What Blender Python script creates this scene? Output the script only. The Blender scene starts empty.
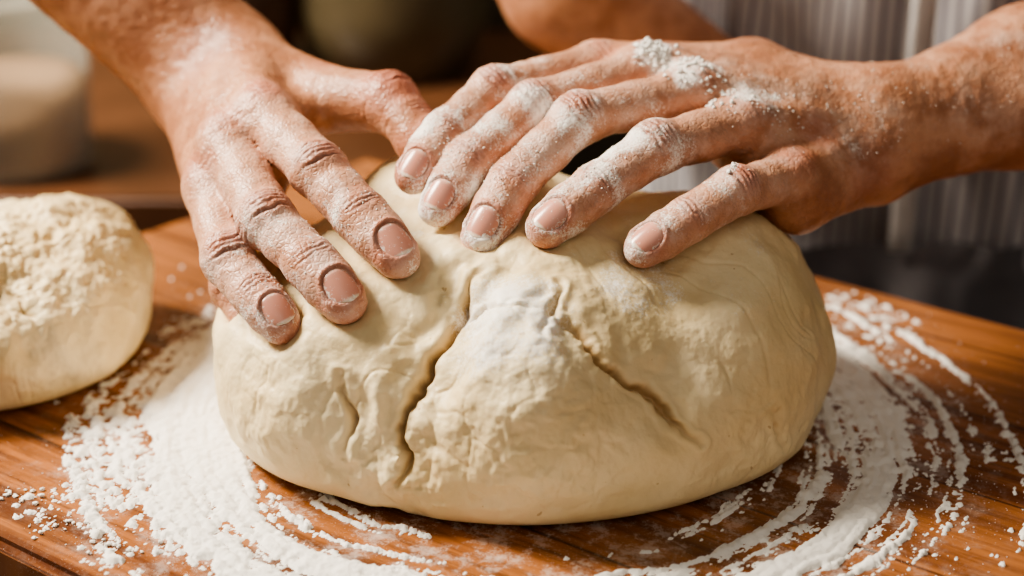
import bpy, math, random, time
import numpy as np
from mathutils import Vector
T0=time.time()
random.seed(3); rng=np.random.default_rng(5)
V=lambda *a: np.array(a,dtype=np.float64)
def nrm(v): v=np.asarray(v,float); return v/np.linalg.norm(v)
S=0.01   # modelling is done in centimetres, meshes are stored in metres
sc=bpy.context.scene
try: sc.view_settings.look='AgX - Medium High Contrast'
except Exception as e: print('look',e)
# ------------------------------------------------------------------ noise
def _hash(ix,iy,iz,seed):
    h=(ix.astype(np.int64)*374761393+iy.astype(np.int64)*668265263+iz.astype(np.int64)*2147483647+seed*974711)&0xffffffff
    h=((h^(h>>13))*1274126177)&0xffffffff
    h=h^(h>>16)
    return (h&0xffff).astype(np.float32)/32767.5-1.0
def vnoise(p,seed=0):
    p=np.asarray(p); f=np.floor(p); i=f.astype(np.int64); t=p-f; t=t*t*t*(t*(t*6-15)+10)
    r=0
    for dx in (0,1):
        wx=t[:,0] if dx else 1-t[:,0]
        for dy in (0,1):
            wy=t[:,1] if dy else 1-t[:,1]
            for dz in (0,1):
                wz=t[:,2] if dz else 1-t[:,2]
                r=r+wx*wy*wz*_hash(i[:,0]+dx,i[:,1]+dy,i[:,2]+dz,seed)
    return r
def fbm(p,o=4,seed=0,g=.5):
    r=0;a=1;s=1
    for k in range(o):
        r=r+a*vnoise(p*s+17.3*k,seed+k); a*=g; s*=2.03
    return r
def sstep(a,b,x):
    t=np.clip((x-a)/(b-a),0,1); return t*t*(3-2*t)
# ------------------------------------------------------------------ sdf grid
class Grid:
    def __init__(s,ax,D=None):
        s.ax=ax; s.D=np.full(tuple(len(a) for a in ax),9.0,np.float32) if D is None else D
    @staticmethod
    def make(lo,hi,h): return Grid([np.arange(lo[i],hi[i]+h,h).astype(np.float32) for i in range(3)])
    def sl(s,lo,hi):
        out=[]
        for i in range(3):
            a=np.searchsorted(s.ax[i],lo[i]); b=np.searchsorted(s.ax[i],hi[i])
            out.append(slice(a,b))
        return tuple(out)
def smin(a,b,k):
    h=np.maximum(k-np.abs(a-b),0)/k
    return np.minimum(a,b)-h*h*k*.25
def cap(g,a,b,ra,rb,k,n=None,sq=1.0,pad=1.4):
    a=np.asarray(a,float); b=np.asarray(b,float); rm=max(ra,rb)
    sl=g.sl(np.minimum(a,b)-rm-pad,np.maximum(a,b)+rm+pad)
    if any(q.stop<=q.start for q in sl): return
    X=(g.ax[0][sl[0]]-np.float32(a[0]))[:,None,None]; Y=(g.ax[1][sl[1]]-np.float32(a[1]))[None,:,None]; Z=(g.ax[2][sl[2]]-np.float32(a[2]))[None,None,:]
    ba=b-a
    if n is not None and sq!=1:
        f=(1/sq-1); dn=(X*n[0]+Y*n[1]+Z*n[2])*f
        X=X+dn*n[0];Y=Y+dn*n[1];Z=Z+dn*n[2]
        ba=ba+np.dot(ba,n)*f*n
    bb=max(np.dot(ba,ba),1e-6); ba=ba.astype(np.float32)
    h=np.clip((X*ba[0]+Y*ba[1]+Z*ba[2])/np.float32(bb),0,1)
    d=np.sqrt((X-h*ba[0])**2+(Y-h*ba[1])**2+(Z-h*ba[2])**2)-(ra+(rb-ra)*h)
    g.D[sl]=smin(g.D[sl],d.astype(np.float32),k)
def ellip(g,c,r,k,pad=2):
    c=np.array(c,float); r=np.array(r,float)
    sl=g.sl(c-r-pad,c+r+pad)
    X=(g.ax[0][sl[0]]-c[0])[:,None,None]; Y=(g.ax[1][sl[1]]-c[1])[None,:,None]; Z=(g.ax[2][sl[2]]-c[2])[None,None,:]
    k0=np.sqrt((X/r[0])**2+(Y/r[1])**2+(Z/r[2])**2); k1=np.sqrt((X/r[0]**2)**2+(Y/r[1]**2)**2+(Z/r[2]**2)**2)+1e-6
    d=k0*(k0-1)/k1
    g.D[sl]=smin(g.D[sl],d.astype(np.float32),k)
def nets(g):
    D=g.D; ins=D<0
    c=[(i,j,k) for i in (0,1) for j in (0,1) for k in (0,1)]
    nx,ny,nz=D.shape
    def sh(A,o): return A[o[0]:nx-1+o[0],o[1]:ny-1+o[1],o[2]:nz-1+o[2]]
    cnt=np.zeros((nx-1,ny-1,nz-1),np.uint8)
    for o in c: cnt+=sh(ins,o)
    act=np.argwhere((cnt>0)&(cnt<8))
    vid=np.full(cnt.shape,-1,np.int32); vid[act[:,0],act[:,1],act[:,2]]=np.arange(len(act))
    vals=[D[act[:,0]+o[0],act[:,1]+o[1],act[:,2]+o[2]] for o in c]
    pos=np.zeros((len(act),3)); w=np.zeros(len(act))
    for a in range(8):
        for b in range(a+1,8):
            da=np.array(c[b])-np.array(c[a])
            if np.abs(da).sum()!=1: continue
            m=(vals[a]<0)!=(vals[b]<0)
            t=np.where(m,vals[a]/(vals[a]-vals[b]+1e-12),0)
            pos+=np.where(m[:,None],np.array(c[a])+t[:,None]*da,0); w+=m
    pos/=w[:,None]
    h=[float(a[1]-a[0]) for a in g.ax]
    P=(act+pos)*np.array(h)+np.array([a[0] for a in g.ax])
    F=[]
    for ax in range(3):
        u,v=(ax+1)%3,(ax+2)%3
        lo=[slice(None)]*3; hi=[slice(None)]*3
        lo[ax]=slice(0,-1); hi[ax]=slice(1,None)
        A=ins[tuple(lo)]; B=ins[tuple(hi)]
        e=np.argwhere(A!=B); 
        e=e[(e[:,u]>0)&(e[:,v]>0)&(e[:,u]<D.shape[u]-1)&(e[:,v]<D.shape[v]-1)]
        fl=A[e[:,0],e[:,1],e[:,2]]
        def q(du,dv):
            ee=e.copy(); ee[:,u]-=du; ee[:,v]-=dv
            return vid[ee[:,0],ee[:,1],ee[:,2]]
        Q=np.stack([q(1,1),q(0,1),q(0,0),q(1,0)],1)
        Q[~fl]=Q[~fl][:,::-1]
        F.append(Q)
    return P,np.concatenate(F)
def smooth(P,F,it=2,lam=.5):
    E=np.concatenate([F[:,[0,1]],F[:,[1,2]],F[:,[2,3]],F[:,[3,0]]]); E=np.concatenate([E,E[:,::-1]])
    n=np.bincount(E[:,0],minlength=len(P))[:,None]
    for _ in range(it):
        A=np.stack([np.bincount(E[:,0],weights=P[E[:,1],i],minlength=len(P)) for i in range(3)],1)/np.maximum(n,1)
        P=P+lam*(A-P)
    return P
def mkmesh(name,P,F,smoothed=True):
    me=bpy.data.meshes.new(name)
    F=np.asarray(F); P=np.asarray(P,dtype=np.float32)
    me.vertices.add(len(P)); me.vertices.foreach_set('co',(P*S).ravel())
    k=F.shape[1]
    me.loops.add(F.size); me.loops.foreach_set('vertex_index',F.astype(np.int32).ravel())
    me.polygons.add(len(F)); me.polygons.foreach_set('loop_start',np.arange(0,F.size,k,dtype=np.int32))
    me.update(calc_edges=True); me.validate()
    if smoothed: me.polygons.foreach_set('use_smooth',np.ones(len(me.polygons),bool))
    return me
def subd(me,lv=1):
    o=bpy.data.objects.new('tmp',me); sc.collection.objects.link(o)
    m=o.modifiers.new('s','SUBSURF'); m.levels=lv; m.render_levels=lv
    dg=bpy.context.evaluated_depsgraph_get(); r=bpy.data.meshes.new_from_object(o.evaluated_get(dg))
    bpy.data.objects.remove(o); return r
def getv(me):
    a=np.empty(len(me.vertices)*3,np.float32); me.vertices.foreach_get('co',a); P=a.reshape(-1,3).astype(np.float64)/S
    b=np.empty(len(me.vertices)*3,np.float32); me.vertex_normals.foreach_get('vector',b); return P,b.reshape(-1,3).astype(np.float64)
def setv(me,P): me.vertices.foreach_set('co',(P*S).astype(np.float32).ravel()); me.update()
def attr(me,n,a): me.attributes.new(n,'FLOAT','POINT').data.foreach_set('value',np.asarray(a,np.float32))
def obj(name,me,mat=None,parent=None):
    o=bpy.data.objects.new(name,me); sc.collection.objects.link(o)
    if mat: me.materials.clear(); me.materials.append(mat)
    if parent: o.parent=parent
    return o
def empty(name):
    o=bpy.data.objects.new(name,None); sc.collection.objects.link(o); o.empty_display_size=.05; return o
def segdist(P,poly):
    d=np.full(len(P),1e9)
    for a,b in zip(poly[:-1],poly[1:]):
        ba=b-a; h=np.clip(((P-a)@ba)/max(np.dot(ba,ba),1e-9),0,1)
        d=np.minimum(d,np.linalg.norm(P-a-h[:,None]*ba,axis=1))
    return d
# ------------------------------------------------------------------ node helper
class NT:
    def __init__(s,name):
        s.m=bpy.data.materials.new(name); s.m.use_nodes=True; s.t=s.m.node_tree; s.t.nodes.clear()
        s.out=s.n('ShaderNodeOutputMaterial'); s.b=s.n('ShaderNodeBsdfPrincipled'); s.l(s.b.outputs[0],s.out.inputs[0])
        s.co=s.n('ShaderNodeTexCoord').outputs['Object']
    def n(s,t): return s.t.nodes.new(t)
    def l(s,a,b): s.t.links.new(a,b)
    def put(s,i,v):
        if isinstance(v,bpy.types.NodeSocket): s.l(v,i)
        else: i.default_value=v
    def attr(s,n):
        a=s.n('ShaderNodeAttribute'); a.attribute_name=n; return a.outputs['Fac']
    def noise(s,scale,det=4,rough=.5,vec=None,dist=0):
        n=s.n('ShaderNodeTexNoise'); n.inputs['Scale'].default_value=scale; n.inputs['Detail'].default_value=det; n.inputs['Roughness'].default_value=rough; n.inputs['Distortion'].default_value=dist
        s.l(vec if vec is not None else s.co,n.inputs['Vector']); return n.outputs['Fac']
    def math(s,op,a,b=0,c=0,clamp=False):
        n=s.n('ShaderNodeMath'); n.operation=op; n.use_clamp=clamp
        s.put(n.inputs[0],a); s.put(n.inputs[1],b); s.put(n.inputs[2],c); return n.outputs[0]
    def ramp(s,f,a,b,lo=0,hi=1):
        n=s.n('ShaderNodeMapRange'); n.interpolation_type='SMOOTHSTEP'; s.put(n.inputs[0],f); n.inputs[1].default_value=a; n.inputs[2].default_value=b; n.inputs[3].default_value=lo; n.inputs[4].default_value=hi; return n.outputs[0]
    def mix(s,f,a,b):
        n=s.n('ShaderNodeMix'); n.data_type='RGBA'; s.put(n.inputs[0],f)
        for i,v in ((6,a),(7,b)):
            if isinstance(v,tuple): v=tuple(v)+(1,)if len(v)==3 else v
            s.put(n.inputs[i],v)
        return n.outputs[2]
    def bump(s,h,st,dist,prev=None):
        n=s.n('ShaderNodeBump'); n.inputs['Strength'].default_value=st; n.inputs['Distance'].default_value=dist; s.l(h,n.inputs['Height'])
        if prev is not None: s.l(prev,n.inputs['Normal'])
        return n.outputs[0]
    def set(s,**k):
        for a,v in k.items():
            a=a.replace('_',' ')
            if isinstance(v,tuple) and len(v)==3 and a!='Subsurface Radius': v=v+(1,)
            s.put(s.b.inputs[a],v)
FL=(0.92,0.89,0.84)
# skin
def skin_mat():
    s=NT('skin')
    red=s.attr('red'); cr=s.attr('crease'); fl=s.attr('flour'); pale=s.attr('pale')
    n1=s.noise(55,5,.6); n2=s.noise(260,4,.6)
    c=s.mix(s.ramp(n1,.35,.65),(0.36,0.150,0.074),(0.55,0.265,0.148))
    c=s.mix(s.math('MULTIPLY',pale,.75),c,(0.60,0.315,0.205))
    c=s.mix(s.math('MULTIPLY',s.ramp(n2,.45,.75),.28),c,(0.27,0.09,0.05))
    c=s.mix(s.math('MULTIPLY',red,s.ramp(n1,.3,.7,.4,.8)),c,(0.45,0.12,0.075))
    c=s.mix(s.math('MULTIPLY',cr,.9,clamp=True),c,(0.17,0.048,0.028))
    fn=s.math('ADD',s.math('MULTIPLY',s.noise(1200,5,.8),.5),s.math('MULTIPLY',s.noise(150,6,.7),.5))
    f=s.math('MULTIPLY',s.math('SUBTRACT',fn,s.math('SUBTRACT',.70,s.math('MULTIPLY',fl,.36))),9.0,clamp=True)
    film=s.math('MULTIPLY',fl,s.ramp(s.noise(110,6,.7),.38,.66,.04,.5))
    f=s.math('MAXIMUM',s.math('MULTIPLY',f,.88),film)
    f=s.math('MULTIPLY',f,s.math('SUBTRACT',1.0,s.math('MULTIPLY',cr,.7,clamp=True)))
    c=s.mix(f,c,FL)
    vo=s.n('ShaderNodeTexVoronoi'); vo.inputs['Scale'].default_value=480; vo.feature='DISTANCE_TO_EDGE'; s.l(s.co,vo.inputs['Vector'])
    b=s.bump(s.noise(380,4,.65),.42,.0008)
    b=s.bump(s.ramp(vo.outputs['Distance'],0,.25),.45,.0003,b)
    b=s.bump(f,.4,.0005,b)
    s.set(Base_Color=c,Roughness=s.math('ADD',.38,s.math('MULTIPLY',f,.5)),Normal=b,Subsurface_Weight=.08,Subsurface_Radius=(1.,.35,.2),Subsurface_Scale=.003)
    s.b.inputs['Specular IOR Level'].default_value=.5
    return s.m
def nail_mat():
    s=NT('nail'); v=s.attr('v'); e=s.attr('edge')
    c=s.mix(s.ramp(v,-1,-.55),(0.72,0.44,0.35),(0.61,0.285,0.215))
    c=s.mix(s.ramp(v,.72,.86),c,(0.78,0.61,0.48))
    f=s.math('MULTIPLY',s.ramp(s.math('ADD',s.noise(800,5,.7),s.math('MULTIPLY',e,.25)),.60,.75),.75)
    c=s.mix(f,c,FL)
    s.set(Base_Color=c,Roughness=.26,Subsurface_Weight=.1,Subsurface_Scale=.002); return s.m
def dough_mat():
    s=NT('dough_surface'); fl=s.attr('flour'); cr=s.attr('crease')
    n=s.noise(22,5,.55); c=s.mix(s.ramp(n,.3,.7),(0.69,0.535,0.285),(0.83,0.695,0.44))
    c=s.mix(s.ramp(s.noise(9,3),.5,.75,0,.6),c,(0.61,0.43,0.195))
    sp=s.ramp(s.noise(230,2,.5),.74,.77,0,.55); c=s.mix(sp,c,(0.34,0.18,0.06))
    c=s.mix(s.math('MULTIPLY',cr,.8,clamp=True),c,(0.34,0.18,0.06))  # shade inside the cracks and folds, painted into the dough colour
    fn=s.math('ADD',s.math('MULTIPLY',s.noise(800,5,.75),.55),s.math('MULTIPLY',s.noise(60,5,.65),.45))
    f=s.math('MULTIPLY',s.math('SUBTRACT',fn,s.math('SUBTRACT',.70,s.math('MULTIPLY',fl,.35))),7,clamp=True)
    c=s.mix(s.math('MULTIPLY',f,.85),c,FL)
    b=s.bump(s.noise(95,6,.65),.34,.0016); b=s.bump(s.noise(500,3,.6),.28,.0004,b); b=s.bump(f,.35,.0005,b)
    s.set(Base_Color=c,Roughness=.48,Normal=b,Subsurface_Weight=.10,Subsurface_Radius=(1,.7,.4),Subsurface_Scale=.005)
    s.b.inputs['Specular IOR Level'].default_value=.42
    return s.m
def flour_mat():
    s=NT('flour'); b=s.bump(s.noise(900,6,.75),.6,.0008)
    c=s.mix(s.noise(80,4),(0.84,0.80,0.74),(0.94,0.92,0.88))
    s.set(Base_Color=c,Roughness=.95,Normal=b); s.b.inputs['Specular IOR Level'].default_value=.1; return s.m
ROT=math.radians(-36)
def wood_mat():
    s=NT('oiled_wood')
    r=s.n('ShaderNodeVectorRotate'); r.rotation_type='Z_AXIS'; r.inputs['Angle'].default_value=-ROT; s.l(s.co,r.inputs['Vector'])
    sp=s.n('ShaderNodeSeparateXYZ'); s.l(r.outputs[0],sp.inputs[0])
    pl=s.math('DIVIDE',sp.outputs[1],.058); pid=s.math('FLOOR',pl); pf=s.math('FRACT',pl)
    wn=s.n('ShaderNodeTexWhiteNoise'); wn.noise_dimensions='1D'; s.l(pid,wn.inputs['W'])
    cb=s.n('ShaderNodeCombineXYZ'); s.l(s.math('ADD',s.math('MULTIPLY',sp.outputs[0],1.6),s.math('MULTIPLY',wn.outputs['Value'],9)),cb.inputs[0]); s.l(s.math('MULTIPLY',sp.outputs[1],26),cb.inputs[1]); s.l(s.math('MULTIPLY',pid,3.7),cb.inputs[2])
    g=s.noise(4,6,.62,cb.outputs[0],.6); g2=s.noise(14,6,.75,cb.outputs[0])
    c=s.mix(s.ramp(g,.34,.66),(0.090,0.026,0.009),(0.34,0.125,0.040))
    c=s.mix(s.math('MULTIPLY',s.ramp(g2,.50,.64),.6),c,(0.050,0.015,0.006))
    c=s.mix(s.math('MULTIPLY',wn.outputs['Value'],.35),c,(0.43,0.18,0.068))
    seam=s.math('MINIMUM',pf,s.math('SUBTRACT',1,pf)); sm=s.ramp(seam,0,.022,1,0)
    c=s.mix(s.math('MULTIPLY',sm,.85),c,(0.025,0.008,0.004))
    d=s.n('ShaderNodeVectorMath'); d.operation='DISTANCE'; s.l(s.co,d.inputs[0]); d.inputs[1].default_value=(.002,.008,0)
    hz=s.math('MULTIPLY',s.ramp(d.outputs['Value'],.13,.215,1,0),s.ramp(s.noise(70,7,.8),.46,.68))
    dust=s.ramp(s.noise(1100,4,.85),.61,.68); dm=s.math('MULTIPLY',s.math('MULTIPLY',dust,s.ramp(s.noise(24,4),.42,.62)),s.ramp(d.outputs['Value'],.14,.25,.85,0))
    f=s.math('MAXIMUM',s.math('MULTIPLY',hz,.36),dm)
    c=s.mix(f,c,FL)
    b=s.bump(g2,.2,.0006)
    s.set(Base_Color=c,Roughness=s.math('ADD',.22,s.math('MULTIPLY',f,.5)),Normal=b); return s.m
def plain(name,col,rough=.6,col2=None,sc_=20,**k):
    s=NT(name); c=s.mix(s.ramp(s.noise(sc_,4),.3,.7),col,col2 or tuple(x*.7 for x in col)); s.set(Base_Color=c,Roughness=rough,**k); return s.m
MS=skin_mat(); MN=nail_mat(); MD=dough_mat(); MF=flour_mat(); MW=wood_mat()
# ------------------------------------------------------------------ hands
def finger_chain(p,R,n0,thumb=False):
    p=[np.array(q,float) for q in p]
    t=[nrm(p[i+1]-p[i]) for i in range(3)]
    ns=[nrm(n0-np.dot(n0,x)*x) for x in t]
    return p,t,ns
def hand_sdf(g,H):
    Fg=Grid(g.ax)
    for f in H['fingers']:
        p,t,ns=finger_chain(f['p'],f['R'],H['n']if 'n' not in f else f['n']); R=f['R']
        lo=np.min(p,axis=0)-R-1.7; hi=np.max(p,axis=0)+R+1.7; sl=g.sl(lo,hi)
        if any(q.stop-q.start<2 for q in sl): continue
        L=Grid([g.ax[i][sl[i]] for i in range(3)])
        m0=(p[0]+p[1])/2; m1=(p[1]+p[2])/2
        q0=.90
        cap(L,p[0],m0,1.06*R,.97*R,.3,ns[0],q0); cap(L,m0,p[1],.97*R,1.03*R,.3,ns[0],q0)
        cap(L,p[1],m1,1.03*R,.93*R,.35,ns[1],q0); cap(L,m1,p[2],.93*R,.95*R,.3,ns[1],q0)
        e=p[3]
        cap(L,p[2],(p[2]+e)/2,.95*R,.93*R,.3,ns[2],.88); cap(L,(p[2]+e)/2,e,.93*R,.78*R,.3,ns[2],.86)
        cap(L,p[2]*.35+e*.65-ns[2]*.16*R,e-ns[2]*.12*R,.82*R,.72*R,.3,ns[2],.9)
        cap(L,p[0]*.7+p[1]*.3-ns[0]*.25*R,p[0]*.35+p[1]*.65-ns[0]*.22*R,.85*R,.8*R,.3)
        cap(L,p[1]+ns[1]*.15*R+ns[0]*.05*R,p[1]+ns[1]*.15*R+t[1]*.1,.9*R,.88*R,.3)
        Fg.D[sl]=smin(Fg.D[sl],L.D,.07)
    Pg=Grid(g.ax)
    for a,b,ra,rb,k in H['palm']: cap(Pg,a,b,ra,rb,k,pad=2)
    g.D=smin(Pg.D,Fg.D,.55)
def build_hand(name,H,lo,hi,res,parent):
    g=Grid.make(lo,hi,res); hand_sdf(g,H)
    P,F=nets(g); P=smooth(P,F,3,.45)
    me=subd(mkmesh(name,P,F)); P,N=getv(me)
    n=len(P); disp=np.zeros(n); red=np.zeros(n); cr=np.zeros(n); fl=np.zeros(n); pale=np.zeros(n)
    wob=vnoise(P*2.2,3)*.09+vnoise(P*6,4)*.04
    nails=[]
    for fi,f in enumerate(H['fingers']):
        R=f['R']; p,t,ns=finger_chain(f['p'],R,H['n']if 'n' not in f else f['n'])
        dd=segdist(P,p); near=dd<R*1.35
        pale=np.maximum(pale,near*f.get('pale',.6)*sstep(R*1.4,R,dd))
        fl=np.maximum(fl,sstep(R*1.5,R*1.0,segdist(P,p[1:]))*f.get('fl',.4)); fl=np.maximum(fl,sstep(R*1.5,R*1.0,segdist(P,p[:2]))*f.get('fl',.4)*.6)
        for ji,amp,offs,w in ((1,.08,(-.46,-.23,0.0,.22,.46),.06),(2,.06,(-.2,.0,.2),.05),(0,.025,(-.3,0,.3),.07)):
            J=p[ji]; tt=nrm(t[max(ji-1,0)]+t[ji]); nn=ns[ji] if ji==0 else nrm(ns[ji-1]+ns[ji]); nn=nrm(nn-np.dot(nn,tt)*tt); ss=np.cross(tt,nn)
            q=P-J; a=q@tt+wob; b=q@ss; c=q@nn
            m=sstep(.1*R,.6*R,c)*np.exp(-(b/(.8*R))**4)*(np.linalg.norm(q,axis=1)<1.9*R)
            gr=0
            for oi,o in enumerate(offs):
                cur=o+np.sign(o)*(-.12)*(b/R)**2
                wgt=1.0 if oi%2==len(offs)//2%2 else .65
                gr=gr+wgt*np.exp(-((a-cur)/w)**2)
            env=np.exp(-(a/(.62*R))**2)
            disp+=m*(-amp*gr+ .06*(ji==1)*env)
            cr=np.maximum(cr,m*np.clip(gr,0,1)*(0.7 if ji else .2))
            red=np.maximum(red,m*env*(0.9 if ji==1 else .55))
        for ji in (1,2):
            J=p[ji]; tt=nrm(t[ji-1]+t[ji]); q=P-J; a=q@tt
            disp-=.03*np.exp(-((a+wob)/.06)**2)*(np.linalg.norm(q,axis=1)<1.6*R)*sstep(.3,-.2,(q@nrm(ns[ji])))
        tt=t[2]; nn=ns[2]; ss=np.cross(tt,nn); C=p[3]-.20*R*tt; l=.66*R; w=.59*R
        q=P-C; a=q@tt; b=q@ss; c=q@nn
        foot=(np.abs(a)<l*1.15)&(np.abs(b)<w*1.1)&(c>0)&(c<R*1.6)
        A=np.stack([np.ones(foot.sum()),a[foot],a[foot]**2,b[foot]**2,b[foot]],1)
        co,_,_,_=np.linalg.lstsq(A,c[foot],rcond=None)
        nails.append((C,tt,ss,nn,l,w,co,R))
        reg=(c>0)&(np.linalg.norm(q,axis=1)<R*2)
        rr=((np.abs(b)/w)**2.6+(np.abs(a)/l)**2.6)**(1/2.6)
        prox=sstep(.9*l,.3*l,a)
        disp+=reg*(-.06*sstep(1.02,.9,rr)+.07*np.exp(-((rr-1.18)/.13)**2)*prox)
        red=np.maximum(red,reg*.7*np.exp(-((rr-1.15)/.25)**2))
        red=np.maximum(red,.8*sstep(R*1.5,R*.9,np.linalg.norm(P-p[3]-tt*.3*R,axis=1)))
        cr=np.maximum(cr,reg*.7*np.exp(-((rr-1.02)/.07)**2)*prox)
        fl=np.maximum(fl,reg*.6*np.exp(-((rr-1.35)/.2)**2)*(f.get('fl',.4)>.3))
    for c0,r0,v in H['flour']:
        fl=np.maximum(fl,v*sstep(r0,r0*.3,np.linalg.norm(P-np.array(c0),axis=1)))
    fl*=.85+.5*vnoise(P*.9,44)
    for c0,r0,v in H['red']:
        red=np.maximum(red,v*sstep(r0,r0*.2,np.linalg.norm(P-np.array(c0),axis=1)))
    disp+=.04*vnoise(P*.8,9)+.022*vnoise(P*3.1,8)
    P2=P+N*disp[:,None]; setv(me,P2)
    for k,a in (('red',red),('crease',cr),('flour',fl),('pale',pale)): attr(me,k,np.clip(a,0,1))
    o=obj(name,me,MS,parent)
    PP=[];FF=[];vv=[];ee=[];off=0; nu,nv=17,21
    for (C,tt,ss,nn,l,w,co,R) in nails:
        for i in range(nv):
            v=-1+2*i/(nv-1)
            for j in range(nu):
                u=-1+2*j/(nu-1)
                wid=(1-abs(v)**2.8*(.93))**(1/2.6) if v<0 else (1-abs(v)**3.5*.93)**(1/2.6)
                bb=w*1.0*u*wid; aa=l*v*(1-.10*u*u*(1 if v>0 else 0))
                cc=co[0]+co[1]*aa+co[2]*aa*aa+co[3]*bb*bb+co[4]*bb
                rr=max(abs(u),0)
                cc+= .025 -.05*rr**4 -(.06*sstep(-.8,-1,v))
                PP.append(C+tt*aa+ss*bb+nn*cc); vv.append(v); ee.append(max(rr**6,abs(v)**6))
        for i in range(nv-1):
            for j in range(nu-1):
                k=off+i*nu+j; FF.append((k,k+1,k+nu+1,k+nu))
        off+=nu*nv
    nm=mkmesh(name+'_nails',np.array(PP),np.array(FF)); attr(nm,'v',vv); attr(nm,'edge',ee)
    no=obj('nails',nm,MN,o); md=no.modifiers.new('s','SOLIDIFY'); md.thickness=.0005; md.offset=-1
    return o,P2,N,fl
WR=V(-12.7,11,11.0)
RHf=dict(
 I=[V(-9.7,4,11.6),V(-7.2,.5,10.5),V(-5.5,-1.5,9.5),V(-4.1,-3.0,8.55)],
 M=[V(-11,3.2,10.6),V(-9,-1,9.1),V(-7.2,-3,8.2),V(-5.95,-4.3,7.35)],
 R=[V(-11.6,2.3,9.1),V(-10.5,-1.4,7.7),V(-9.25,-3.0,7.0),V(-8.3,-4.0,6.35)],
 P=[V(-11.3,2.2,7.6),V(-10.7,0,6.0),V(-9.9,-1.0,5.2),V(-9.2,-1.8,4.6)],
 T=[V(-7.6,7.2,11.3),V(-4.9,5.3,11.6),V(-4.0,4.3,11.1),V(-3.2,3.2,10.2)])
wa=nrm(V(.75,.1,.6))
RH=dict(n=nrm(V(0.0,-.3,.95)),
 fingers=[dict(p=RHf['I'],R=1.05,pale=.8,fl=.55),dict(p=RHf['M'],R=1.03,pale=.8,fl=.55),dict(p=RHf['R'],R=.95,pale=.8,fl=.55),dict(p=RHf['P'],R=.75,fl=.2),dict(p=RHf['T'],R=1.12,fl=.15,pale=.2,n=nrm(V(.3,.2,.9)))],
 palm=[(RHf['I'][0],WR+wa*1.7+V(0,-.6,0),1.05,1.35,.9),(RHf['M'][0],WR+wa*.5+V(0,-.6,0),1.05,1.4,.9),(RHf['R'][0],WR-wa*.7+V(0,-.4,0),1.0,1.3,.9),(RHf['P'][0],WR-wa*1.5,1.0,1.2,.9),
  (RHf['T'][0],WR+wa*1.6+V(.6,-1.2,-.3),1.25,1.4,1.0),(RHf['T'][0]+V(-.2,-.8,-.4),RHf['I'][0]+V(.8,.6,-.8),.75,.75,1.2),
  (RHf['T'][0],RHf['T'][1],1.2,1.05,.4),
  (RHf['I'][0]+V(0,1.5,-1.2),RHf['P'][0]+V(.6,1.5,-.3),1.1,1.1,1.2),(WR+V(.5,-2.5,-1.1),RHf['M'][0]+V(.6,1.5,-1.5),1.4,1.3,1.2),
  (RHf['I'][0]+V(0,.2,.42),WR+wa*1.0+V(0,-1,1.1),.5,.3,.45),(RHf['M'][0]+V(-.15,.2,.45),WR+wa*.5+V(0,-1,1.1),.5,.3,.45),(RHf['R'][0]+V(-.3,.2,.38),WR+wa*-.2+V(0,-1,.9),.45,.3,.45),
  (WR+wa*1.1,V(-20,14,18.8)+wa*1.4,1.75,2.2,1.6),(WR-wa*1.1,V(-20,14,18.8)-wa*1.9,1.7,2.5,1.6),
  (V(-20,14,18.8)+wa*1.4,V(-28,17,26)+wa*1.0,2.2,3.2,1.6),(V(-20,14,18.8)-wa*1.9,V(-28,17,26)-wa*1.6,2.5,3.5,1.6)],
 flour=[((-9,3,12.5),2.8,.30),((-7.5,0,11),2.4,.5)],
 red=[((-9.6,4,12.6),1.3,.8),((-11.2,3.2,11.6),1.1,.6),((-12.1,2.3,10),1.0,.6),((-4.7,5,12.5),2.2,.9),((-12.7,9,12.5),2.2,.4),((-3.2,3.2,10.2),2.0,.9)])
WL=V(14.8,6.2,10.0); wl=nrm(V(-.15,.5,.85))
LHf=dict(
 T=[V(3.4,7.2,12.6),V(-.7,4.5,12.4),V(-2.5,2.6,11.4),V(-3.75,1.15,10.1)],
 I=[V(5.3,6,12.8),V(.8,3.1,12.2),V(-1.6,1.2,10.7),V(-2.75,-.3,9.4)],
 M=[V(7.1,4.5,12.4),V(2.5,1.9,12.1),V(0.05,-.2,10.3),V(-1.1,-1.7,8.85)],
 R=[V(8.8,3,11.5),V(5.3,.5,11.4),V(3.1,-1,10.4),V(1.25,-2.2,9.35)],
 P=[V(10.6,1.6,9.9),V(8.2,-.8,10.2),V(6.4,-2,9.6),V(4.7,-2.85,8.8)])
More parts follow.
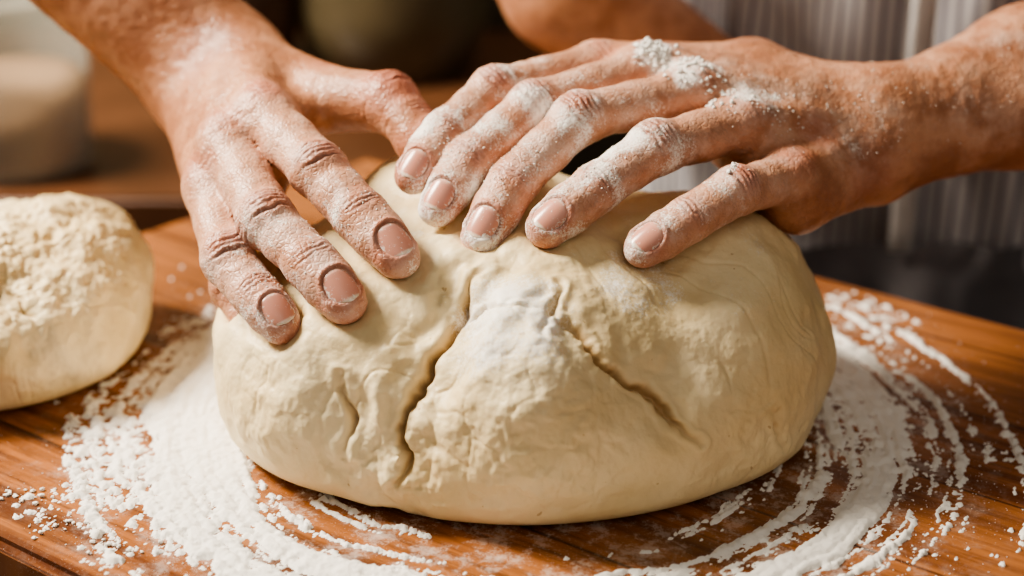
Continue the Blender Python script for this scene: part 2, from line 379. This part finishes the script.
LH=dict(n=nrm(V(0,-.5,.87)),
 fingers=[dict(p=LHf['T'],R=.90,fl=.76,pale=.5),dict(p=LHf['I'],R=.93,fl=.80,pale=.6),dict(p=LHf['M'],R=.97,fl=.72,pale=.6),dict(p=LHf['R'],R=.98,fl=.70,pale=.6),dict(p=LHf['P'],R=.90,fl=.60,pale=.6)],
 palm=[(LHf['T'][0],V(9.8,8.2,11.8),.95,1.4,.9),(V(9.8,8.2,11.8),WL+wl*1.0,1.4,1.4,.9),
  (LHf['I'][0],WL+wl*1.0+V(-.6,0,0),1.05,1.35,.9),(LHf['M'][0],WL+wl*.5+V(-.6,0,0),1.05,1.35,.9),(LHf['R'][0],WL-wl*.3+V(-.6,0,0),1.05,1.35,.9),(LHf['P'][0],WL-wl*1.0+V(-.6,0,0),1.05,1.35,.9),
  (V(11,2.2,8.7),WL-wl*1.2+V(-.8,-.3,-.1),1.35,1.25,1.0),(V(9,4.8,10.8),V(13,5.5,9.4),1.4,1.4,1.2),(V(8,6.5,11.3),V(10,3,9.5),1.2,1.2,1.2),
  (LHf['I'][0]+V(.2,-.1,.40),WL+wl*.6+V(-1,-.5,1.1),.5,.3,.45),(LHf['M'][0]+V(.2,-.2,.40),WL+wl*.3+V(-1,-.7,1.0),.5,.3,.45),(LHf['R'][0]+V(.2,-.3,.40),WL-wl*.1+V(-1,-.9,.8),.5,.3,.45),(LHf['P'][0]+V(.2,-.35,.3),WL-wl*.5+V(-1,-.9,.55),.45,.3,.45),
  (WL+wl*.75,V(21.3,9,11.1)+wl*1.0,1.6,2.05,1.5),(WL-wl*.75,V(21.3,9,11.1)-wl*1.0,1.6,2.1,1.5),
  (V(21.3,9,11.1)+wl*1.0,V(35,15.5,15)+wl,2.05,3.4,1.5),(V(21.3,9,11.1)-wl*1.0,V(35,15.5,15)-wl,2.1,3.4,1.5)],
 flour=[((5.9,5.3,13.6),2.0,.95),((7.2,4.3,13.3),2.4,.85),((9.0,3.5,12.3),3.0,.66),((13,4,11.5),3.6,.45),((19,7,12),5,.28),((3,3,13),3.0,.62)],
 red=[((10.6,1.3,10.8),1.4,.6),((11.8,3.2,11.0),1.5,.6),((8.8,2.8,12.4),1.2,.5),((5.3,5.8,13.8),1.2,.4),((14,3,9.5),2,.4)])
baker=empty('baker')
rh,rP,rN,rfl=build_hand('right_hand_and_forearm',RH,(-32,-6.8,3.2),(-1.6,21.5,30.5),.12,baker)
lh,lP,lN,lfl=build_hand('left_hand_and_forearm',LH,(-5.4,-4.8,6.0),(39.5,20.5,20),.11,baker)
print('hands',time.time()-T0)
# ------------------------------------------------------------------ dough
def dough_obj(name,lo,hi,res,ells,cracks,hands,cen,amp=1.0,flspots=(),seed=1,rough=()):
    g=Grid.make(lo,hi,res)
    for c,r,k in ells: ellip(g,c,r,k,3)
    if hands:
        Hh=None
        for H in hands:
            h=Grid(g.ax); hand_sdf(h,H); Hh=h.D if Hh is None else np.minimum(Hh,h.D)
        g.D=g.D-.15*np.exp(-((Hh-.55)/.45)**2)
        g.D=-smin(-g.D,Hh+.04,.45)
    z=g.ax[2][None,None,:]
    g.D=-smin(-g.D,np.broadcast_to(z-.03,g.D.shape)+0.0,.9)
    def hit(x,z_):
        i=int(round((x-g.ax[0][0])/res)); k=int(round((z_-g.ax[2][0])/res)); col=g.D[i,:,k]; j=int(np.argmax(col<0)); j=max(j,1)
        a,b=col[j-1],col[j]; t=a/(a-b) if a!=b else 0
        return V(g.ax[0][i],g.ax[1][j-1]+t*res,g.ax[2][k])
    P,F=nets(g); P=smooth(P,F,2,.5); me=subd(mkmesh(name,P,F)); P,N=getv(me)
    up=sstep(.15,1.6,P[:,2]); disp=up*amp*(.26*vnoise(P*.32,seed)+.14*fbm(P*.65+3,2,seed+5,.4)+.022*fbm(P*2.2,4,seed+9,.6))
    dx=P[:,0]-cen[0]; dy=P[:,1]-cen[1]; th=np.arctan2(dy,dx); rr_=np.hypot(dx,dy)
    Q=np.stack([np.cos(th)*6,np.sin(th)*6,P[:,2]*.24+rr_*.1],1)+vnoise(P*.45,seed+51)[:,None]*.6
    msk=sstep(-.3,.4,vnoise(P*.35+7,seed+50))
    disp+=up*amp*.09*fbm(Q,2,seed+52,.4)*(.35+.65*msk)
    pl=1-np.abs(vnoise(Q*1.2+5,seed+56)); disp-=up*amp*.05*sstep(.86,1.0,pl)*msk
    rg=np.zeros(len(P))
    for c0,r0,v in rough: rg=np.maximum(rg,v*sstep(r0,r0*.4,np.linalg.norm(P-np.array(c0),axis=1)))
    disp+=up*rg*(.13*fbm(P*.95,4,seed+31,.55)-.05*sstep(.80,1,1-np.abs(fbm(P*.9+4,2,seed+35,.4)))+.02*fbm(P*4.0,3,seed+33))
    Wp=np.stack([vnoise(P*.8,61),vnoise(P*.8,62),vnoise(P*.8,63)],1)*.38+np.stack([vnoise(P*2.9,64),vnoise(P*2.9,65),vnoise(P*2.9,66)],1)*.13
    Wp-=(Wp*N).sum(1)[:,None]*N
    cr=np.zeros(len(P)); Pw=P+Wp
    wv=1+.5*vnoise(P*.9,67)
    for pts,dep,w,br,bw in cracks:
        poly=[]
        for (x0,z0),(x1,z1) in zip(pts[:-1],pts[1:]):
            m=max(1,int(math.hypot(x1-x0,z1-z0)/.35))
            poly+=[hit(x0+(x1-x0)*i/m,z0+(z1-z0)*i/m) for i in range(m)]
        poly.append(hit(*pts[-1])); poly=np.array(poly)
        for _ in range(2): poly[1:-1]=(poly[:-2]+2*poly[1:-1]+poly[2:])/4
        d=segdist(Pw,list(poly))/wv
        ends=np.minimum(np.linalg.norm(Pw-poly[0],axis=1),np.linalg.norm(Pw-poly[-1],axis=1)); tp=.15+.85*sstep(0,1.8,ends)
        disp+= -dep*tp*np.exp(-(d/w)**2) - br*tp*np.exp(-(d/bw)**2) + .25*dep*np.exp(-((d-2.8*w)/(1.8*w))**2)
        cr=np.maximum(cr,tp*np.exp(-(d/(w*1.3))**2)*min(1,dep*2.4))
    P2=P+N*disp[:,None]; P2[:,2]=np.maximum(P2[:,2],0.03)
    setv(me,P2)
    fl=np.zeros(len(P))
    for c0,r0,v in flspots: fl=np.maximum(fl,v*sstep(r0,r0*.2,np.linalg.norm(P-np.array(c0),axis=1)))
    fl=np.maximum(fl,.38*sstep(.2,.9,N[:,2])); fl=np.maximum(fl,.5*sstep(1.0,0,P[:,2]))
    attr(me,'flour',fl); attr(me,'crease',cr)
    return obj(name,me,MD)
main_cr=[([(-1.0,8.2),(-1.6,7.6),(-2.6,6.3),(-3.4,5.1),(-3.8,3.6),(-3.9,2.3),(-4.2,1.2)],.52,.13,.80,1.05),
 ([(1.75,8.0),(1.5,7.6),(1.35,7.1)],.36,.11,.30,.7),
 ([(1.5,7.7),(2.35,7.1),(3.3,6.3),(4.1,5.5),(5.0,4.9),(6.1,3.9),(6.6,3.1)],.38,.10,.36,.8),
 ([(-5.9,5.3),(-5.7,3.9),(-6.0,2.4)],.34,.10,.34,.7),
 ([(9.4,3.3),(9.7,2.6),(10.0,1.9)],.28,.09,.2,.5),
 ([(-2.5,6.7),(-1.1,7.5),(.3,7.8),(1.4,7.6)],.22,.09,.18,.5),
 ([(-3.6,4.2),(-2.6,3.5),(-1.4,3.0)],.08,.12,.12,.6),
 ([(-8.6,5.0),(-9.0,3.8),(-9.2,2.6)],.05,.1,.2,.6)]
dough_obj('bread_dough',(-13.4,-10.2,-.5),(14.4,13,11),.14,
 [((.4,1.5,2.3),(11.7,10.0,6.7),.5),((-6.2,.6,2.7),(5.4,7.0,5.1),.8),((1.0,-3.4,3.2),(5.1,5.4,5.0),.35),((6.7,1.3,3.0),(5.8,7.4,5.9),.7),((-2,4.5,4.5),(6,5.5,5.2),.8)],
 main_cr,[RH,LH],(.4,1.5,2),1.0,[((0,-5.5,7),4.2,.95),((4.5,-3.5,8),3.4,.7),((-4,-1,9),2.5,.55),((3,-6,4),3,.45),((-7,-4,6),3,.4),((8,0,7),3,.5)],1,[((.8,-7,3.5),4.8,.8),((-4,-7,1.5),3.4,1.2),((8,-4,2.5),3.8,.7),((-8,-4,3),3.8,.6)])
dough_obj('bread_dough.001',(-30,-3,-.5),(-13.5,15,9),.14,
 [((-21.9,6,2.2),(6.5,6.6,4.0),.5),((-22.5,5.2,2.8),(5.0,5,4.1),.7),((-19.2,6.8,2.8),(4.0,5,3.6),.4)],
 [([(-20.3,3.9),(-20.6,2.6),(-20.3,1.8)],.3,.10,.3,.6),([(-20.0,5.2),(-18.9,4.6),(-18.4,3.6)],.2,.1,.4,.6)],None,(-21.8,6,2),1.3,[((-20.5,5,7),3,.1)],140,[((-20,5,5),6.5,1.3)])
print('dough',time.time()-T0)
# ------------------------------------------------------------------ table
def prism(name,pts,z0,z1,bev,mat,parent=None):
    import bmesh
    bm=bmesh.new(); vs=[bm.verts.new((x*S,y*S,z1*S)) for x,y in pts]; f=bm.faces.new(vs)
    r=bmesh.ops.extrude_face_region(bm,geom=[f]); 
    for v in r['geom']:
        if isinstance(v,bmesh.types.BMVert): v.co.z=z0*S
    bmesh.ops.recalc_face_normals(bm,faces=bm.faces)
    if bev: bmesh.ops.bevel(bm,geom=list(bm.edges),offset=bev*S,segments=3,affect='EDGES')
    me=bpy.data.meshes.new(name); bm.to_mesh(me); bm.free(); return obj(name,me,mat,parent)
corners=[(-8.2,31.5),(-34.7,3.6),(21.9,-37.5),(48.4,-9.6)]
tb=empty('kitchen_table')
prism('table_top',corners,-3.2,0,.35,MW,tb)
for i,(x,y) in enumerate([(-8,25),(-28,4),(20,-30),(41,-8)]):
    prism('leg_%d'%(i+1),[(x-2.5,y-2.5),(x+2.5,y-2.5),(x+2.5,y+2.5),(x-2.5,y+2.5)],-90,-3.2,.3,MW,tb)
def flour_layer():
    h=.08; xs=np.arange(-24,24,h); ys=np.arange(-17,22,h); X,Y=np.meshgrid(xs,ys,indexing='ij'); x=X.ravel(); y=Y.ravel()
    dx=x-.9; dy=y-.7; r=np.hypot(dx,dy); th=np.arctan2(dy,dx)
    Pn=np.stack([x,y,0*x],1)
    r2=r+.25*np.sin(2*th+1)+.5*vnoise(Pn*.16,70)+.10*vnoise(Pn*.8,71)+.06*vnoise(Pn*3,72)
    cx=np.stack([r2*2.3+.9*th,np.cos(th)*1.5,np.sin(th)*1.5],1)
    st=fbm(cx,4,80,.68)
    fine=fbm(Pn*2.6,6,90,.78)
    left=sstep(.35,-.7,np.cos(th+.80))
    core=np.exp(-np.abs((r2-13.7-.5*left)/(2.4+.8*left))**2.8)
    f=-.86+1.32*core+.95*st*(1-.55*left)+.34*fine+.42*left*core
    f-=.65*np.exp(-((r2-11.3)/.45)**2)*(.6+.4*left)
    for (a,b,rr,v) in ((16.7,10.7,2.2,.7),(-17,16,2.6,.9),(-17.5,-6.5,1.6,.7),(-15.2,-4.0,3.0,.6),(-19,1,2.2,.5),(-11,12,4,.7),(-14.5,-9.5,1.2,.7),(-12,-9,3,.45),(18.5,-2,1.2,.5)):
        f+=v*np.exp(-((x-a)**2+(y-b)**2)/rr**2)*(.5+1.0*fine)
    f=np.where(r>18.2,f-.35*(r-18.2),f)
    z=.11*np.tanh(f*1.8)+.035*fine*(f>0)+.06*np.clip(st,-1,1)*(f>0)
    z=np.maximum(z,-.02)
    inside=(-.7265*x-21.6+.8*1.236<y)&(y<25.5-.7265*x-1)&(y<40.12+1.05*x-1)&(r>9.5)
    z=np.where(inside,z,-.3)
    nx,ny=X.shape; idx=np.arange(nx*ny).reshape(nx,ny)
    Q=np.stack([idx[:-1,:-1],idx[1:,:-1],idx[1:,1:],idx[:-1,1:]],-1).reshape(-1,4)
    Q=Q[(z[Q]>0).any(1)&(z[Q]>-.25).all(1)]
    used=np.unique(Q); mp=np.full(nx*ny,-1); mp[used]=np.arange(len(used))
    P=np.stack([x,y,z+.004],1)[used]
    me=mkmesh('spread_flour',P,mp[Q]); return obj('spread_flour',me,MF)
flour_layer()
def ico(s):
    import bmesh
    bm=bmesh.new(); bmesh.ops.create_icosphere(bm,subdivisions=s,radius=1); v=np.array([q.co[:] for q in bm.verts]); f=np.array([[w.index for w in q.verts] for q in bm.faces]); bm.free(); return v,f
I2=ico(2); I1=ico(1)
def clumps(name,pos,rad,parent=None,flat=.6):
    PP=[];FF=[];o=0
    for p,r in zip(pos,rad):
        IV,IF=I2 if r>.06 else I1
        sN=vnoise(IV*1.7+rng.uniform(-50,50,3),7)
        v=IV*(1+.6*sN[:,None])*r*rng.uniform(.6,1.3,3); v[:,2]*=flat
        PP.append(v+p); FF.append(IF+o); o+=len(IV)
    return obj(name,mkmesh(name,np.concatenate(PP),np.concatenate(FF)),MF,parent)
pos=[];rad=[]
while len(pos)<3600:
    th=rng.uniform(0,2*math.pi); r=rng.normal(15.6,2.3); 
    if r<12.6: continue
    x=.9+r*math.cos(th); y=.7+r*math.sin(th)
    if not(-.7265*x-21.6+1.2<y<25.5-.7265*x-1.2 and y<40+1.05*x-1.5): continue
    if (x+21.8)**2+(y-7)**2<45: continue
    q=min(.10,.010+abs(rng.normal(0,.013))); pos.append((x,y,q*.7)); rad.append(q)
for (cx_,cy_) in ((-16.2,-7.4),(-17.8,-5.4),(-13.9,-8.9)):
    for _ in range(40):
        q=abs(rng.normal(0,.04))+.015; pos.append((cx_+rng.normal(0,.6),cy_+rng.normal(0,.35),q*.7)); rad.append(q)
clumps('flour_crumbs',pos,rad)
def on_hand(P,N,spots,parent,name):
    pos=[];rad=[]
    for c0,r0,cnt,sz in spots:
        d=np.linalg.norm(P-np.array(c0),axis=1); c=np.where((d<r0)&(N@nrm(V(0,-.4,.9))>.2))[0]
        if not len(c): continue
        w=np.exp(-(d[c]/(r0*.5))**2); w/=w.sum()
        for i in rng.choice(c,cnt,p=w):
            q=sz*rng.uniform(.25,1.2)**1.5; pos.append(P[i]+N[i]*q*.3); rad.append(q)
    clumps(name,pos,rad,parent,.8)
on_hand(lP,lN,[((5.6,5.4,13.6),1.1,90,.11),((7.0,4.3,13.4),1.5,90,.08),((8.3,2.9,12.8),1.6,50,.08),((8.0,-1,11),.7,14,.09),((10,3,12),3,160,.035),((14,4.5,11.5),3,120,.03),((-2.2,1.5,11.2),2,170,.032),((-.3,0,10.8),2.2,170,.032),((3,-1,11),2.2,120,.032),((18,6,12),6,160,.025)],lh,'flour_on_skin')
on_hand(rP,rN,[((-5,-2,10),2,90,.03),((-7,-3,9),2,80,.03),((-8.7,-3.5,7.5),1.5,50,.03),((-8.5,1.5,11.5),2.5,60,.022)],rh,'flour_on_skin')
# ------------------------------------------------------------------ baker's clothes
def tube(name,cx,cy,prof,mat,folds,nu=260,nv=90,seed=0,parent=None):
    P=[];u_=[];F=[]
    for j in range(nv):
        v=j/(nv-1); z=np.interp(v,[q[0] for q in prof],[q[1] for q in prof]); rx=np.interp(v,[q[0] for q in prof],[q[2] for q in prof]); ry=np.interp(v,[q[0] for q in prof],[q[3] for q in prof])
        a=np.arange(nu)/nu*2*math.pi
        p=np.stack([cx+rx*np.cos(a),cy+ry*np.sin(a),np.full(nu,z)],1)
        d=folds*(vnoise(np.stack([np.cos(a)*3.2+z*.02,np.sin(a)*3.2+z*.04,np.full(nu,z*.045+seed)],1),seed)+.5*vnoise(np.stack([np.cos(a)*9+z*.05,np.sin(a)*9,np.full(nu,z*.16)],1),seed+1))
        p[:,0]+=np.cos(a)*d; p[:,1]+=np.sin(a)*d; P.append(p); u_.append(a/(2*math.pi))
    P=np.concatenate(P); u_=np.concatenate(u_)
    for j in range(nv-1):
        i=np.arange(nu); k=(i+1)%nu; F.append(np.stack([j*nu+i,j*nu+k,(j+1)*nu+k,(j+1)*nu+i],1))
    me=mkmesh(name,P,np.concatenate(F)); attr(me,'u',u_); return obj(name,me,mat,parent)
def stripe_mat():
    s=NT('striped_cotton'); u=s.attr('u'); f=s.math('FRACT',s.math('MULTIPLY',u,150)); m=s.ramp(f,.58,.72); m2=s.ramp(f,.88,.98,1,0); m=s.math('MULTIPLY',m,m2)
    c=s.mix(m,(0.37,0.355,0.37),(0.14,0.13,0.16)); s.set(Base_Color=c,Roughness=.9,Normal=s.bump(s.noise(1200,2),.2,.0005)); return s.m
tube('striped_shirt',25,33,[(0,-8,17.5,9),(.2,-2,17.6,9),(.6,14,18,9.5),(1,42,20,10)],stripe_mat(),1.3,seed=3,parent=baker)
tube('apron_skirt',25,32.6,[(0,-88,22,13),(.6,-20,19.5,11.5),(.9,-4,18.6,10.6),(1,-1.8,18.2,10.3)],plain('slate_linen',(0.16,0.15,0.16),.95,(0.095,0.09,0.10)),1.8,seed=11,parent=baker)
zs=np.linspace(-2,40,40); sp=[]
for z in zs:
    for w in (-.6,-.2,.2,.6): sp.append((20.2+w,33-9.6*math.sqrt(max(0,1-((20.2-25)/18)**2))-1.3,z))
sf=[(j*4+i,j*4+i+1,j*4+i+5,j*4+i+4) for j in range(39) for i in range(3)]
so=obj('apron_strap',mkmesh('apron_strap',np.array(sp),np.array(sf)),plain('white_cotton',(0.55,0.53,0.53),.9),baker); so.modifiers.new('s','SOLIDIFY').thickness=.003
g=Grid.make((-8,17,0),(18,33,26),.3); cap(g,V(-1.5,25,20),V(2.8,24.5,11.5),3.6,3.2,1,pad=3); cap(g,V(2.8,24.5,11.5),V(12,25.5,4.5),3.2,2.6,1,pad=3)
P,F=nets(g); P=smooth(P,F,3); me=mkmesh('bent_arm',P,F)
for k in ('red','crease','flour','pale'): attr(me,k,np.zeros(len(P)))
obj('bent_arm',me,MS,baker)
# ------------------------------------------------------------------ surroundings
M_dk=plain('brown_counter',(0.13,0.055,0.025),.35,(0.07,0.028,0.012),8)
ct=empty('back_counter')
prism('counter_top',[(-75,38),(3,38),(3,77),(-75,77)],-8,-5,.3,M_dk,ct)
prism('counter_body',[(-74,39.5),(2,39.5),(2,77),(-74,77)],-90,-8,.2,plain('dark_cabinet',(0.05,0.035,0.02),.6),ct)
prism('floor',[(-160,-120),(160,-120),(160,130),(-160,130)],-92,-90,0,plain('floor_tiles',(0.10,0.07,0.05),.5))
prism('wall_back',[(-160,78),(160,78),(160,82),(-160,82)],-90,170,0,plain('olive_plaster',(0.15,0.12,0.07),.85,(0.09,0.07,0.042),6))
def lathe(name,cx,cy,prof,mat,parent=None,n=64):
    P=[];F=[]
    for r,z in prof:
        for i in range(n): a=2*math.pi*i/n; P.append((cx+r*math.cos(a),cy+r*math.sin(a),z))
    for j in range(len(prof)-1):
        for i in range(n): k=(i+1)%n; F.append((j*n+i,j*n+k,(j+1)*n+k,(j+1)*n+i))
    return obj(name,mkmesh(name,np.array(P),np.array(F)),mat,parent)
jar=empty('glass_jar'); gm=NT('pale_glass'); gm.set(Base_Color=(.50,.50,.44),Roughness=.08,Alpha=.30)
lathe('jar_glass',-31.4,44,[(0.01,-5),(4.2,-5),(4.6,-4.5),(4.8,2),(5.0,6),(5.3,6.3),(5.2,6.7),(4.7,6),(4.4,-4.2),(0.01,-4.4)],gm.m,jar)
lathe('jar_flour',-31.4,44,[(0.01,-4.3),(4.2,-4.2),(4.3,1.0),(3,1.3),(0.01,1.6)],plain('wholemeal',(0.55,0.36,0.22),.9),jar)
lathe('stoneware_crock',-9,66,[(0.01,-5),(6,-5),(7.5,0),(7.6,8),(6.4,12),(6.8,13),(6.2,13),(5.8,11),(0.01,11)],plain('olive_glaze',(0.10,0.08,0.045),.35))
lathe('stoneware_crock.001',-21,64,[(0.01,-5),(4.5,-5),(5.5,0),(5.6,9),(3,13),(2.6,17),(3,17.5),(0.01,17.5)],plain('brown_glaze',(0.07,0.04,0.025),.3))
# ------------------------------------------------------------------ light
def area(name,loc,tgt,size,power,col):
    l=bpy.data.lights.new(name,'AREA'); l.shape='SQUARE'; l.size=size; l.energy=power; l.color=col
    o=bpy.data.objects.new(name,l); sc.collection.objects.link(o); o.location=loc; o.rotation_euler=(Vector(tgt)-Vector(loc)).to_track_quat('-Z','Y').to_euler(); return o
area('window_light',(-.76,.24,.78),(0,0,.05),.30,39,(1,.89,.73))
area('fill_light',(.3,-.9,.8),(0,0,.05),.8,2.6,(1,.89,.76))  # weak fill added from the front right, not a lamp of the room
area('back_window_light',(.60,.85,.70),(.08,.05,.05),.35,17,(1,.93,.83))
w=bpy.data.worlds.new('w'); sc.world=w; w.use_nodes=True; w.node_tree.nodes['Background'].inputs[0].default_value=(1,.87,.73,1); w.node_tree.nodes['Background'].inputs[1].default_value=.17
# ------------------------------------------------------------------ camera
cd=bpy.data.cameras.new('camera'); cam=bpy.data.objects.new('camera',cd); sc.collection.objects.link(cam); sc.camera=cam
cd.lens=60; cd.sensor_width=36; cam.location=(0,-.594,.324); cam.rotation_euler=(math.radians(90-24),0,0); cd.clip_start=.01
cd.dof.use_dof=True; cd.dof.focus_distance=.61; cd.dof.aperture_fstop=4.5
print('done',time.time()-T0)
